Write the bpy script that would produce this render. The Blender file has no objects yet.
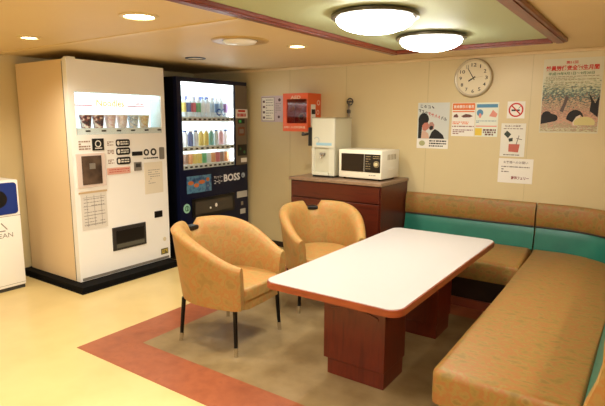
import bpy, bmesh, math, random
from mathutils import Vector, Matrix
R = random.Random(7)
S = bpy.context.scene
COL = S.collection

# ------------------------------------------------------------------ camera, world, exposure
H = 1.4876
YAW, PIT, ROL = math.radians(34.6817), math.radians(9.3807), math.radians(0.2363)
fwd = Vector((-math.sin(YAW)*math.cos(PIT), math.cos(YAW)*math.cos(PIT), -math.sin(PIT)))
r_ = Vector((math.cos(YAW), math.sin(YAW), 0)); u_ = r_.cross(fwd)
rx = r_*math.cos(ROL) + u_*math.sin(ROL); ux = -r_*math.sin(ROL) + u_*math.cos(ROL)
cd = bpy.data.cameras.new('camera'); cam = bpy.data.objects.new('camera', cd); COL.objects.link(cam)
M = Matrix((rx, ux, -fwd)).transposed().to_4x4(); M.translation = (0, 0, H)
cam.matrix_world = M
cd.sensor_fit = 'HORIZONTAL'; cd.sensor_width = 36; cd.lens = 507.37*36/605; cd.clip_start = .02
S.camera = cam
W = bpy.data.worlds.new('world'); S.world = W; W.use_nodes = True
W.node_tree.nodes['Background'].inputs[0].default_value = (1, .9, .75, 1)
W.node_tree.nodes['Background'].inputs[1].default_value = .3
S.view_settings.view_transform = 'Standard'; S.view_settings.look = 'None'
S.view_settings.exposure = 0.48; S.view_settings.gamma = 1
S.cycles.use_denoising = True
S.cycles.max_bounces = 8

DOME_EMIT = 27.0          # white glass ceiling lamps
SPOT_W = 42.0             # warm recessed downlights
DOME_COL = (1.0, .975, .92)
WARM = (1.0, .92, .78)

# ------------------------------------------------------------------ helpers
def lin(c):
    return tuple(((v/255)/12.92 if v/255 <= .04045 else ((v/255+.055)/1.055)**2.4) for v in c) + (1,)
MATS = {}
def mat(name, rgb, rough=.5, metal=0, emit=0, ecol=None, bump=0, spec=.5):
    if name in MATS: return MATS[name]
    m = bpy.data.materials.new(name); m.use_nodes = True
    nt = m.node_tree; b = nt.nodes['Principled BSDF']
    c = lin(rgb)
    b.inputs['Base Color'].default_value = c
    b.inputs['Roughness'].default_value = rough; b.inputs['Metallic'].default_value = metal
    b.inputs['Specular IOR Level'].default_value = spec
    if emit:
        b.inputs['Emission Color'].default_value = (*(ecol or c[:3]), 1) if len(ecol or c[:3]) == 3 else c
        b.inputs['Emission Strength'].default_value = emit
    MATS[name] = m
    return m
def varied(name, cols, scale, rough=.5, detail=4, spec=.5, stretch=(1, 1, 1), bump=0, dist=0, rvar=0):
    """procedural: noise through a colour ramp"""
    m = mat(name, (128, 128, 128), rough, spec=spec); nt = m.node_tree; N = nt.nodes; b = N['Principled BSDF']
    tc = N.new('ShaderNodeTexCoord'); mp = N.new('ShaderNodeMapping'); mp.inputs['Scale'].default_value = stretch
    nz = N.new('ShaderNodeTexNoise'); nz.inputs['Scale'].default_value = scale; nz.inputs['Detail'].default_value = detail
    nz.inputs['Distortion'].default_value = dist
    cr = N.new('ShaderNodeValToRGB')
    nt.links.new(tc.outputs['Object'], mp.inputs[0]); nt.links.new(mp.outputs[0], nz.inputs[0]); nt.links.new(nz.outputs[0], cr.inputs[0])
    nt.links.new(cr.outputs[0], b.inputs['Base Color'])
    els = cr.color_ramp.elements
    while len(els) < len(cols): els.new(.5)
    for e, (p, c) in zip(els, cols): e.position = p; e.color = lin(c)
    if bump:
        bp = N.new('ShaderNodeBump'); bp.inputs['Strength'].default_value = bump; bp.inputs['Distance'].default_value = .01
        nt.links.new(nz.outputs[0], bp.inputs['Height']); nt.links.new(bp.outputs[0], b.inputs['Normal'])
    return m
def glass(name, tint=(255, 255, 255), gloss=.08):
    if name in MATS: return MATS[name]
    m = bpy.data.materials.new(name); m.use_nodes = True; nt = m.node_tree; N = nt.nodes
    N.remove(N['Principled BSDF']); out = N['Material Output']
    t = N.new('ShaderNodeBsdfTransparent'); t.inputs[0].default_value = lin(tint)
    g = N.new('ShaderNodeBsdfGlossy'); g.inputs['Roughness'].default_value = .03
    mx = N.new('ShaderNodeMixShader'); mx.inputs[0].default_value = gloss
    nt.links.new(t.outputs[0], mx.inputs[1]); nt.links.new(g.outputs[0], mx.inputs[2]); nt.links.new(mx.outputs[0], out.inputs[0])
    MATS[name] = m; return m

def tag(o, label=None, cat=None, group=None, kind=None):
    for k, v in (('label', label), ('category', cat), ('group', group), ('kind', kind)):
        if v: o[k] = v
    return o
def thing(name, label, cat, loc=(0, 0, 0), rz=0, group=None):
    o = bpy.data.objects.new(name, None); COL.objects.link(o); o.location = loc; o.rotation_euler = (0, 0, rz)
    o.empty_display_size = .1
    return tag(o, label, cat, group)
class MB:
    def __init__(s): s.b = bmesh.new(); s.mi = 0
    def _set(s, faces):
        for f in faces: f.material_index = s.mi
    def box(s, a, b, bev=0, seg=2):
        lo = [min(a[i], b[i]) for i in range(3)]; hi = [max(a[i], b[i]) for i in range(3)]
        before = set(s.b.faces)
        vs = [s.b.verts.new((x, y, z)) for x in (lo[0], hi[0]) for y in (lo[1], hi[1]) for z in (lo[2], hi[2])]
        for q in ((0, 1, 3, 2), (4, 6, 7, 5), (0, 4, 5, 1), (2, 3, 7, 6), (0, 2, 6, 4), (1, 5, 7, 3)):
            s.b.faces.new([vs[i] for i in q])
        if bev:
            es = {e for v in vs for e in v.link_edges}
            bmesh.ops.bevel(s.b, geom=list(es), offset=bev, segments=seg, profile=.5, affect='EDGES')
        s._set(set(s.b.faces) - before); return s
    def loft(s, rings, cap=True, close=True):
        """rings: list of equal-length point lists (closed loops)"""
        before = set(s.b.faces)
        V = [[s.b.verts.new(p) for p in r] for r in rings]; n = len(rings[0])
        for i in range(len(V)-1):
            for j in range(n if close else n-1):
                k = (j+1) % n
                try: s.b.faces.new((V[i][j], V[i][k], V[i+1][k], V[i+1][j]))
                except ValueError: pass
        if cap:
            for r in (V[0], V[-1]):
                try: s.b.faces.new(r)
                except ValueError: pass
        s._set(set(s.b.faces) - before); return s
    def lathe(s, prof, c=(0, 0, 0), n=20, axis='z', cap=True):
        rings = []
        for r, h in prof:
            ring = []
            for k in range(n):
                a = 2*math.pi*k/n; x, y = r*math.cos(a), r*math.sin(a)
                p = (x, y, h) if axis == 'z' else ((x, -h, y) if axis == 'y' else (h, x, y))
                ring.append((c[0]+p[0], c[1]+p[1], c[2]+p[2]))
            rings.append(ring)
        return s.loft(rings, cap)
    def tube(s, pts, rad, n=10):
        """rad: number or list per point"""
        pts = [Vector(p) for p in pts]; rings = []
        for i, p in enumerate(pts):
            d = (pts[min(i+1, len(pts)-1)] - pts[max(i-1, 0)]).normalized()
            up = Vector((0, 0, 1)) if abs(d.z) < .9 else Vector((1, 0, 0))
            a = d.cross(up).normalized(); b = d.cross(a)
            rr = rad[i] if isinstance(rad, (list, tuple)) else rad
            rings.append([p + a*rr*math.cos(2*math.pi*k/n) + b*rr*math.sin(2*math.pi*k/n) for k in range(n)])
        return s.loft(rings)
    def prism(s, poly, z0, z1, bev=0, seg=3):
        before = set(s.b.faces)
        V0 = [s.b.verts.new((x, y, z0)) for x, y in poly]; V1 = [s.b.verts.new((x, y, z1)) for x, y in poly]; n = len(poly)
        s.b.faces.new(V0[::-1]); top = s.b.faces.new(V1)
        for j in range(n): s.b.faces.new((V0[j], V0[(j+1) % n], V1[(j+1) % n], V1[j]))
        if bev:
            es = list(top.edges)
            bmesh.ops.bevel(s.b, geom=es, offset=bev, segments=seg, profile=.5, affect='EDGES')
        s._set(set(s.b.faces) - before); return s
    def text(s, body, F, u0, v0, u1, v1, d, ital=0, bold=0):
        vs, fs = text_geo(body, bold)
        if not vs: return s
        xs = [v[0] for v in vs]; ys = [v[1] for v in vs]
        x0, x1, y0, y1 = min(xs), max(xs), min(ys), max(ys)
        V = []
        for x, y in vs:
            a = (x-x0)/max(x1-x0, 1e-6); b = (y-y0)/max(y1-y0, 1e-6)
            V.append(s.b.verts.new(F(u0+a*(u1-u0)+ital*b*(v1-v0), v0+b*(v1-v0), d)))
        for f in fs:
            try: s.b.faces.new([V[i] for i in f]).material_index = s.mi
            except ValueError: pass
        return s
    def flat(s, F, pts, d0, d1):
        """polygon on a face frame, extruded from depth d0 to d1"""
        return s.loft([[F(u, v, d0) for u, v in pts], [F(u, v, d1) for u, v in pts]])
    def rect(s, F, u0, v0, u1, v1, d0, d1): return s.flat(F, [(u0, v0), (u1, v0), (u1, v1), (u0, v1)], d0, d1)
    def disc(s, F, u, v, ru, rv, d0, d1, n=18):
        return s.flat(F, [(u+ru*math.cos(2*math.pi*k/n), v+rv*math.sin(2*math.pi*k/n)) for k in range(n)], d0, d1)
    def ring(s, F, u, v, r0, r1, d0, d1, n=24):
        R_ = []
        for r, d in ((r0, d0), (r1, d0), (r1, d1), (r0, d1), (r0, d0)):
            R_.append([F(u+r*math.cos(2*math.pi*k/n), v+r*math.sin(2*math.pi*k/n), d) for k in range(n)])
        return s.loft(R_, cap=False)
    def stroke(s, F, u0, v0, u1, v1, w, d0, d1):
        a = Vector((u1-u0, v1-v0)).normalized(); n = Vector((-a.y, a.x))*w/2
        return s.flat(F, [(u0-n.x, v0-n.y), (u1-n.x, v1-n.y), (u1+n.x, v1+n.y), (u0+n.x, v0+n.y)], d0, d1)
    def lines(s, F, u0, v0, u1, v1, rows, d, fill=.55, rnd=R):
        """rows of small print strokes"""
        hgt = (v1-v0)/rows
        for r in range(rows):
            u = u0; vv = v1-(r+.5)*hgt
            while u < u1-.004:
                w = rnd.uniform(.008, .03); e = min(u+w, u1)
                if not (r and rnd.random() < .08): s.rect(F, u, vv-hgt*fill/2, e, vv+hgt*fill/2, d-.0006, d)
                u = e+rnd.uniform(.003, .008)
                if rnd.random() < .06 and r: break
        return s
    def build(s, name, mats, parent=None, smooth=0, tagd=None):
        me = bpy.data.meshes.new(name)
        bmesh.ops.recalc_face_normals(s.b, faces=s.b.faces[:])
        s.b.to_mesh(me); s.b.free()
        for m in (mats if isinstance(mats, (list, tuple)) else [mats]): me.materials.append(m)
        o = bpy.data.objects.new(name, me); COL.objects.link(o)
        if parent: o.parent = parent
        if smooth:
            for p in me.polygons: p.use_smooth = True
            if smooth < 180:
                try: me.set_sharp_from_angle(angle=math.radians(smooth))
                except Exception: pass
        return o
_TG = {}
def text_geo(body, bold=0):
    if (body, bold) in _TG: return _TG[(body, bold)]
    cu = bpy.data.curves.new('t', 'FONT'); cu.body = body; cu.resolution_u = 2; cu.offset = bold
    ob = bpy.data.objects.new('t', cu); COL.objects.link(ob)
    dg = bpy.context.evaluated_depsgraph_get(); dg.update()
    me = bpy.data.meshes.new_from_object(ob.evaluated_get(dg))
    res = ([(v.co.x, v.co.y) for v in me.vertices], [tuple(p.vertices) for p in me.polygons])
    bpy.data.objects.remove(ob); bpy.data.curves.remove(cu); bpy.data.meshes.remove(me)
    _TG[(body, bold)] = res; return res
def FY(u, v, d): return (u, -d, v)      # faces -Y (back wall, cabinet front)
def FX(u, v, d): return (d, u, v)       # faces +X (machines)
def struct(o): o['kind'] = 'structure'; return o
def rrect(x0, y0, x1, y1, r, n=6):
    P = []
    for cx, cy, a0 in ((x1-r, y1-r, 0), (x0+r, y1-r, 90), (x0+r, y0+r, 180), (x1-r, y0+r, 270)):
        for k in range(n+1):
            a = math.radians(a0+90*k/n); P.append((cx+r*math.cos(a), cy+r*math.sin(a)))
    return P

# ------------------------------------------------------------------ materials
wall_m = varied('cream_wall_panel', [(.3, (207, 189, 143)), (.7, (214, 196, 150))], 1.5, .45)
ceil_m = varied('cream_ceiling_panel', [(.3, (224, 200, 156)), (.7, (229, 206, 164))], 1.2, .55)
green_m = mat('pale_green_ceiling', (182, 190, 150), .6)
floor_m = varied('yellow_linoleum', [(.3, (206, 182, 122)), (.55, (214, 190, 130)), (.8, (209, 186, 126))], 3, .28, spec=.45)
border_m = varied('terracotta_linoleum', [(.3, (142, 78, 50)), (.6, (158, 90, 58)), (.8, (132, 72, 46))], 14, .34, spec=.4)
carpet_m = varied('olive_brown_linoleum', [(.3, (122, 100, 64)), (.5, (140, 118, 80)), (.72, (154, 132, 94))], 5, .34, spec=.4, detail=6)
fabric = varied('mottled_tan_vinyl', [(.34, (154, 121, 65)), (.44, (166, 131, 72)), (.52, (172, 118, 62)), (.58, (168, 134, 75)), (.72, (156, 124, 67))], 15, .5, detail=8, spec=.35, dist=.15)
sofa_fab = varied('mottled_bench_vinyl', [(.34, (128, 102, 48)), (.44, (142, 113, 54)), (.52, (152, 98, 50)), (.585, (146, 117, 59)), (.68, (128, 101, 48))], 15, .5, detail=7, spec=.35, dist=.1, stretch=(1, 1.6, 1.3))
teal = varied('teal_vinyl', [(.3, (18, 98, 80)), (.7, (30, 112, 92))], 6, .4)
dark_pipe = mat('dark_piping', (48, 36, 20), .6)
wood = varied('red_brown_wood', [(.3, (84, 27, 12)), (.5, (106, 36, 16)), (.7, (94, 32, 14))], 6, .32, stretch=(6, 6, .6), detail=5)
wood_edge = varied('orange_brown_wood_edge', [(.3, (122, 50, 22)), (.6, (146, 66, 30))], 8, .3, stretch=(1, 1, 6))
wood_dark = varied('dark_cabinet_wood', [(.3, (66, 24, 12)), (.5, (88, 32, 17)), (.7, (76, 28, 14))], 5, .3, stretch=(.8, 6, 6), detail=5)
trim_wood = varied('mahogany_trim', [(.3, (98, 36, 18)), (.6, (122, 50, 28))], 6, .3, stretch=(6, .8, 4))
laminate = mat('white_laminate', (186, 180, 174), .35)
black = mat('black_plastic', (14, 13, 13), .35)
darkgrey = mat('dark_grey_plastic', (48, 46, 44), .4)
grey = mat('grey_plastic', (128, 122, 112), .45)
chrome = mat('chrome', (205, 200, 190), .18, metal=1)
blackmetal = mat('black_metal', (22, 20, 20), .3, metal=.6)
wht = mat('white_enamel', (244, 242, 236), .35)
wht_side_shade = mat('shaded_white_enamel', (234, 208, 166), .4)  # white machine body tinted tan: dimmer, warmer light on its side put into colour
paper = mat('white_paper', (236, 232, 220), .7)
navy = mat('navy_enamel', (5, 7, 16), .4, spec=.25)
navy2 = mat('dark_navy_enamel', (9, 16, 46), .3, spec=.35)
ink = mat('black_ink', (24, 22, 22), .7); greyink = mat('grey_ink', (140, 134, 124), .7)
redink = mat('red_ink', (196, 44, 30), .7); orangeink = mat('orange_ink', (226, 118, 50), .7); blueink = mat('blue_ink', (86, 142, 176), .7)
yellowink = mat('yellow_ink', (232, 200, 70), .7); pinkink = mat('pink_ink', (226, 150, 130), .7); greenink = mat('green_ink', (60, 110, 70), .7)
orange = mat('orange_plastic', (226, 92, 36), .35)
pane = glass('clear_pane', (250, 252, 252), .05)

# ------------------------------------------------------------------ setting
X0, X1, Y0, Y1, ZC = -4.90, 1.80, -2.0, 4.66, 2.0485
struct(MB().box((X0-.1, Y0-.1, -.1), (X1+.1, Y1+.1, 0)).build('floor', floor_m))
b = MB()
bx0, bx1, by0, by1, bw = -3.0, .25, 1.735, 4.03, .295
b.box((bx0, by0, 0), (bx1, by0+bw, .002)); b.box((bx0, by1-bw, 0), (bx1, by1, .002))
b.box((bx0, by0+bw, 0), (bx0+bw, by1-bw, .002)); b.box((bx1-bw, by0+bw, 0), (bx1, by1-bw, .002))
struct(b.build('trim_1', border_m))
struct(MB().box((bx0+bw, by0+bw, 0), (bx1-bw, by1-bw, .002)).build('trim_2', carpet_m))
GZ = .002
struct(MB().box((X0-.1, Y1, 0), (X1+.1, Y1+.1, ZC+.1)).build('wall_back', wall_m))
struct(MB().box((X0-.1, Y0, 0), (X0, Y1, ZC+.1)).build('wall_left', wall_m))
struct(MB().box((X1, Y0, 0), (X1+.1, Y1, ZC+.1)).build('wall_right', wall_m))
struct(MB().box((X0-.1, Y0-.1, 0), (X1+.1, Y0, ZC+.1)).build('wall_front', wall_m))
struct(MB().box((X0-.1, Y0-.1, ZC), (X1+.1, Y1+.1, ZC+.1)).build('ceiling', ceil_m))
bb_m = mat('dark_brown_baseboard', (42, 28, 20), .4)
struct(MB().box((X0, Y1-.012, 0), (X1, Y1, .06)).build('baseboard_back', bb_m))
struct(MB().box((X0, Y0, 0), (X0+.012, Y1-.012, .06)).build('baseboard_left', bb_m))
seam = mat('panel_joint', (190, 174, 130), .6)
for i, xs in enumerate((-3.40, -2.68, -1.80, -.90, -.02)):           # panel joints of the back wall
    struct(MB().box((xs-.002, Y1-.0015, .06), (xs+.002, Y1, ZC)).build('trim_%d' % (3+i), seam))
strip_m = mat('ceiling_joint_strip', (232, 208, 158), .4)
struct(MB().box((X0, 2.24, ZC-.006), (-2.0, 2.29, ZC)).build('trim_9', strip_m))
struct(MB().box((X0, Y1-.02, ZC-.025), (X1, Y1, ZC), .006).build('trim_10', ceil_m))
# framed ceiling panel
fx0, fx1, fy0, fy1, fz, fw = -1.91, -.568, .45, 4.04, 2.022, .092
struct(MB().box((fx0+fw, fy0+fw, ZC-.004), (fx1-fw, fy1-fw, ZC)).build('trim_11', green_m))
b = MB()
for lo, hi in (((fx0, fy0), (fx0+fw, fy1)), ((fx1-fw, fy0), (fx1, fy1)), ((fx0+fw, fy0), (fx1-fw, fy0+fw)), ((fx0+fw, fy1-fw*.8), (fx1-fw, fy1))):
    b.box((*lo, fz), (*hi, ZC), .006)
    ox = .022
    b.box((lo[0]+ox if hi[1]-lo[1] > 1 else lo[0], lo[1]+(ox if hi[1]-lo[1] < 1 else 0), fz-.006), (hi[0]-ox if hi[1]-lo[1] > 1 else hi[0], hi[1]-(ox if hi[1]-lo[1] < 1 else 0), fz+.002))
struct(b.build('trim_12', trim_wood))

# ------------------------------------------------------------------ ceiling lamps
dome_glass = mat('glowing_opal_glass', (255, 250, 240), .3, emit=DOME_EMIT, ecol=DOME_COL)
ring_m = mat('bronze_lamp_ring', (96, 88, 70), .3, metal=.7)
def dome_lamp(x, y, label):
    t = thing('ceiling_lamp', label, 'ceiling lamp', (x, y, ZC-.004), 0, 'round ceiling lamps')
    MB().lathe([(.21, 0), (.232, -.010), (.232, -.026), (.21, -.032), (.19, -.030)], n=48).build('ring', ring_m, t, 40)
    MB().lathe([(.206, -.026)]+[(.206*math.cos(a), -.032-.072*math.sin(a)) for a in [math.radians(k*9) for k in range(10)]]+[(.002, -.104)], n=48).build('glass_bowl', dome_glass, t, 180)
dome_lamp(-1.295, 2.54, 'round white glass ceiling lamp on green panel, farther from the wall clock')
dome_lamp(-1.31, 3.40, 'round white glass ceiling lamp on green panel, closest to the wall clock')
dome_lamp(-1.2, 1.2, 'added unseen ceiling lamp for fill light, on the green panel near the camera')  # added overhead, out of view, for fill light
dome_lamp(-2.8, -1.2, 'added unseen ceiling lamp for fill light, near left part of the room')  # added behind the camera to brighten the faces turned towards it
dome_lamp(-.2, -1.2, 'added unseen ceiling lamp for fill light, near right part of the room')  # second lamp added behind the camera, same fill for camera-facing sides

glow_warm = mat('glowing_downlight', (255, 240, 210), .4, emit=14, ecol=(1, .84, .55))
cream_metal = mat('cream_metal', (226, 208, 160), .35)
def downlight(x, y, r, label, power=SPOT_W, grp='recessed downlights'):
    t = thing('downlight', label, 'downlight', (x, y, ZC), 0, grp)
    MB().lathe([(r, 0), (r+.022, 0), (r+.022, -.006), (r, -.010), (r-.004, -.004)], n=32, cap=False).build('ring', cream_metal, t, 40)
    MB().lathe([(r-.001, -.001), (r-.001, -.004)], n=32).build('lens', glow_warm, t)
    ld = bpy.data.lights.new('downlight_bulb', 'SPOT'); ld.energy = power; ld.color = WARM; ld.spot_size = math.radians(150); ld.spot_blend = .8; ld.shadow_soft_size = r*.8
    lo = bpy.data.objects.new('downlight_bulb', ld); COL.objects.link(lo); lo.location = (0, 0, -.03); lo.parent = t
downlight(-3.69, 1.95, .055, 'small recessed downlight above the recycling bin')
downlight(-2.42, 1.90, .085, 'recessed downlight nearest the mahogany ceiling frame, left of the big vent ring')
downlight(-2.36, 3.33, .06, 'small recessed downlight between vent ring and opal lamps')
for (x, y) in ((-3.3, .4), (-2.0, .2), (-.2, .9), (.8, 2.6), (-1.0, -.9)):  # downlights added out of view as room fill
    downlight(x, y, .085, 'added unseen fill downlight in the near part of the cream ceiling')
t = thing('ceiling_vent', 'large round cream ceiling vent ring near the drink machine', 'vent', (-2.55, 2.88, ZC))
MB().lathe([(.13, -.004), (.175, -.012), (.205, -.008), (.21, 0)], n=40, cap=False).build('outer_ring', mat('gold_metal', (190, 158, 98), .35), t, 60)
MB().lathe([(.119, -.001), (.1305, -.001), (.1305, -.0035), (.119, -.0035)], n=40, cap=False).build('dark_gap', darkgrey, t)
MB().lathe([(.02, -.03), (.11, -.022), (.125, -.006), (.12, 0)], n=40).build('cone', wht, t, 60)
t = thing('ceiling_speaker', 'small round ceiling fitting with dark rim above the machines', 'ceiling fitting', (-3.62, 3.46, ZC))
MB().lathe([(.075, 0), (.095, 0), (.095, -.008), (.075, -.01)], n=32, cap=False).build('rim', darkgrey, t, 40)
MB().lathe([(.076, -.001), (.076, -.005)], n=32).build('cover', ceil_m, t)

# ------------------------------------------------------------------ cup noodle machine (white)
XM = -4.05; YM = 2.425
wm = thing('noodle_vending_machine', 'white instant noodle vending machine with lit cup window beside the bin', 'vending machine', (XM, YM, 0))
def wy(y): return y-YM
MW, ZB, ZT = 1.012, .058, 1.977
wy0, wy1, wz0, wz1 = wy(2.482), wy(3.392), 1.347, 1.71
MB().box((-.83, -.085, 0), (.16, 1.0, .012)).box((-.83, -.075, .012), (.15, .99, ZB-.002)).build('plinth', mat('black_rubber', (8, 7, 7), .8, spec=.15), wm)
b = MB().box((-.82, 0, ZB), (-.32, MW, ZT-.005))
b.box((-.32, 0, ZB), (-.065, MW, wz0)).box((-.32, 0, wz1), (-.065, MW, ZT-.005)).box((-.32, 0, wz0), (-.065, wy0, wz1)).box((-.32, wy1, wz0), (-.065, MW, wz1))
b.build('body', wht_side_shade, wm)
b = MB().box((-.06, 0, ZB), (0, MW, wz0)).box((-.06, 0, wz1), (0, MW, ZT)).box((-.06, 0, wz0), (0, wy0, wz1)).box((-.06, wy1, wz0), (0, MW, wz1))
b.build('door', wht, wm)
MB().box((-.075, .02, ZT), (-.02, .10, ZT+.018), .004).build('hinge_cap', wht, wm)
MB().box((-.064, -.003, ZB+.01), (-.061, .0, ZT-.02)).build('door_gasket', darkgrey, wm)
lit_white = mat('backlit_white_panel', (235, 246, 250), .5, emit=.75, ecol=(.84, .95, 1.0))
cab = MB().box((-.200, wy0, wz0), (-.165, wy1, wz1)).build('display_back', lit_white, wm)
liner = mat('pale_cyan_liner', (222, 238, 240), .4)
MB().box((-.164, wy0+.0005, wz0+.056), (-.012, wy0+.004, wz1-.001)).box((-.164, wy1-.004, wz0+.056), (-.012, wy1-.0005, wz1-.001)).box((-.164, wy0+.004, wz1-.004), (-.012, wy1-.004, wz1-.0005)).build('display_liner', liner, wm)
tube = mat('fluorescent_tube', (255, 255, 255), .4, emit=4, ecol=(.88, .96, 1.0))
MB().tube([(-.035, wy0+.03, wz1-.022), (-.035, wy1-.03, wz1-.022)], .012, 10).build('fluorescent_tube', tube, wm)
shelf = mat('pale_shelf', (236, 244, 244), .4)
MB().box((-.164, wy0+.002, wz0+.001), (-.012, wy1-.002, wz0+.055)).build('display_shelf', shelf, wm)
MB().box((-.009, wy0+.001, wz0+.001), (-.005, wy1-.001, wz1-.001)).build('window_pane', pane, wm)
hd = MB(); hd.text('Noodles', FX, wy(2.79), 1.595, wy(3.085), 1.66, -.162, bold=.02)
hd.build('heading_lettering', mat('amber_letter', (236, 190, 100), .5), wm)
MB().rect(FX, wy(2.53), 1.598, wy(2.75), 1.606, -.165, -.162).build('red_stripe', redink, wm); b = MB().rect(FX, wy(3.12), 1.598, wy(3.32), 1.606, -.165, -.162)
b.build('red_stripe', redink, wm)
b = MB().text('NISSIN', FX, wy(3.21), 1.615, wy(3.32), 1.637, -.162, bold=.02); b.build('red_lettering', redink, wm)
for k in range(6):
    c = .06+k*.155
    MB().box((-.012, wy0+c+.03, wz0+.024), (-.0095, wy0+c+.075, wz0+.038)).build('button', black, wm)
cupspec = [((44, 34, 48), (150, 52, 48), 'dark red and black patterned noodle cup, first from left in the lit window'),
           ((50, 40, 56), (150, 76, 66), 'dark red and grey patterned noodle cup, second from left in the lit window'),
           ((240, 222, 222), (228, 180, 180), 'pale pink noodle cup, third from left in the lit window'),
           ((242, 230, 226), (232, 200, 194), 'very pale pink noodle cup, fourth from left in the lit window'),
           ((226, 234, 238), (120, 156, 186), 'white and blue noodle cup, fifth from left in the lit window'),
           ((236, 222, 184), (222, 180, 110), 'yellow noodle cup, rightmost in the lit window')]
for k, (c1, c2, lab) in enumerate(cupspec):
    yy = 2.625+k*.124
    m1 = varied('cup_print_%d' % k, [(.4, c1), (.5, c2), (.6, (236, 226, 210))], 30, .4)
    o = thing('noodle_cup', lab, 'noodle cup', (XM-.085, yy, wz0+.056), 0, 'noodle cups in the lit window')
    MB().lathe([(.037, 0), (.039, .004), (.053, .112), (.051, .114)], n=24).build('cup_body', m1, o, 40)
    MB().lathe([(.055, .112), (.055, .117), (.051, .119)], n=24).build('lid', paper, o, 40)
# controls on the front
E_ = .006
MB().rect(FX, wy(2.456), .892, wy(2.73), 1.185, 0, .012).build('cup_outlet_frame', mat('pinkish_frame', (222, 204, 194), .4), wm)
MB().rect(FX, wy(2.50), .915, wy(2.69), 1.165, .012, .016).build('cup_outlet_window', varied('smoky_outlet', [(.35, (60, 48, 40)), (.65, (104, 84, 70))], 6, .15), wm)
MB().rect(FX, wy(2.57), 1.05, wy(2.625), 1.10, .016, .019).build('outlet_label', grey, wm)
b = MB().rect(FX, wy(2.617), 1.209, wy(2.73), 1.312, 0, E_); b.build('instruction_plate', black, wm)
b = MB().ring(FX, wy(2.672), 1.266, .022, .030, E_, E_+.002).stroke(FX, wy(2.64), 1.228, wy(2.71), 1.228, .008, E_, E_+.002); b.build('instruction_symbol', paper, wm)
b = MB().lines(FX, wy(2.49), 1.215, wy(2.60), 1.30, 4, .002); b.build('instruction_print', mat('brown_print', (150, 120, 100), .7), wm)
for j, (z0_, z1_) in enumerate(((1.232, 1.298), (1.156, 1.222), (1.068, 1.135))):
    cz = (z0_+z1_)/2
    MB().flat(FX, rrect(wy(2.855), z0_, wy(3.003), z1_, .02), 0, E_).build('step_plate', black, wm)
    b = MB().disc(FX, wy(2.877), cz, .014, .02, E_, E_+.002).lines(FX, wy(2.90), cz-.02, wy(2.985), cz+.02, 2, E_+.002); b.build('step_print', paper, wm)
    b = MB().lines(FX, wy(2.765), cz-.022, wy(2.83), cz+.02, 3, .002); b.build('step_note', mat('brown_print', (150, 120, 100), .7), wm)
MB().rect(FX, wy(2.75), .982, wy(2.996), 1.043, 0, .004).build('price_strip', mat('pink_strip', (222, 170, 152), .5), wm)
b = MB().lines(FX, wy(2.77), .995, wy(2.98), 1.035, 2, .006, .28); b.build('price_print', redink, wm)
MB().rect(FX, wy(3.025), 1.14, wy(3.14), 1.178, 0, .008).build('bill_slot', black, wm)
b = MB().rect(FX, wy(3.04), .997, wy(3.122), 1.078, 0, .01); b.build('coin_panel', grey, wm)
MB().rect(FX, wy(3.055), 1.03, wy(3.108), 1.066, .01, .013).build('amount_display', darkgrey, wm)
b = MB().ring(FX, wy(3.19), 1.165, .017, .032, 0, .003, 16).ring(FX, wy(3.275), 1.165, .019, .036, 0, .003, 16)
b.lines(FX, wy(3.155), 1.095, wy(3.33), 1.12, 1, .003); b.build('emblem', darkgrey, wm)
MB().flat(FX, rrect(wy(3.345), 1.088, wy(3.405), 1.207, .012), 0, .006).build('coin_slot_plate', grey, wm)
b = MB().rect(FX, wy(3.155), .757, wy(3.377), 1.066, 0, .002); b.build('notice_sheet', mat('cream_paper', (228, 218, 196), .7), wm)
b = MB().lines(FX, wy(3.20), .85, wy(3.34), 1.0, 7, .003, .25); b.build('notice_print', greyink, wm)
b = MB().rect(FX, wy(2.475), .514, wy(2.727), .85, 0, .003); b.build('manual_sheet', mat('grey_paper', (218, 212, 202), .6), wm)
b = MB()
for yy in (2.53, 2.60, 2.67): b.rect(FX, wy(yy), .54, wy(yy+.003), .82, .003, .004)
for zz in (.56, .64, .72, .80): b.rect(FX, wy(2.495), zz, wy(2.71), zz+.003, .003, .004)
b.lines(FX, wy(2.50), .54, wy(2.70), .80, 9, .0042, .2); b.build('manual_print', greyink, wm)
MB().rect(FX, wy(2.46), .838, wy(2.735), .855, 0, .005).build('sheet_holder', mat('tan_tape', (196, 170, 130), .5), wm)
MB().rect(FX, wy(3.255), .508, wy(3.35), .572, 0, .006).build('lock_plate', black, wm)
b = MB().rect(FX, wy(2.765), .27, wy(3.137), .488, 0, .01); b.build('tray_frame', darkgrey, wm)
MB().rect(FX, wy(2.80), .335, wy(3.11), .455, .01, .013).build('tray_flap', black, wm)
MB().rect(FX, wy(2.80), .29, wy(3.11), .325, .01, .014).build('tray_lip', mat('greenish_grey', (92, 90, 78), .3), wm)
MB().rect(FX, wy(3.318), .114, wy(3.408), .174, 0, .003).build('rating_plate', mat('olive_plate', (110, 100, 60), .5), wm)
b = MB().lines(FX, wy(3.33), .125, wy(3.40), .165, 3, .0045); b.build('rating_print', yellowink, wm)
b = MB().disc(FX, wy(3.37), .27, .02, .022, 0, .002); b.build('sticker', mat('pale_sticker', (220, 208, 176), .6), wm)
MB().rect(FX, .02, ZB+.006, MW-.02, ZB+.03, 0, .004).build('kick_strip', grey, wm)

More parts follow.
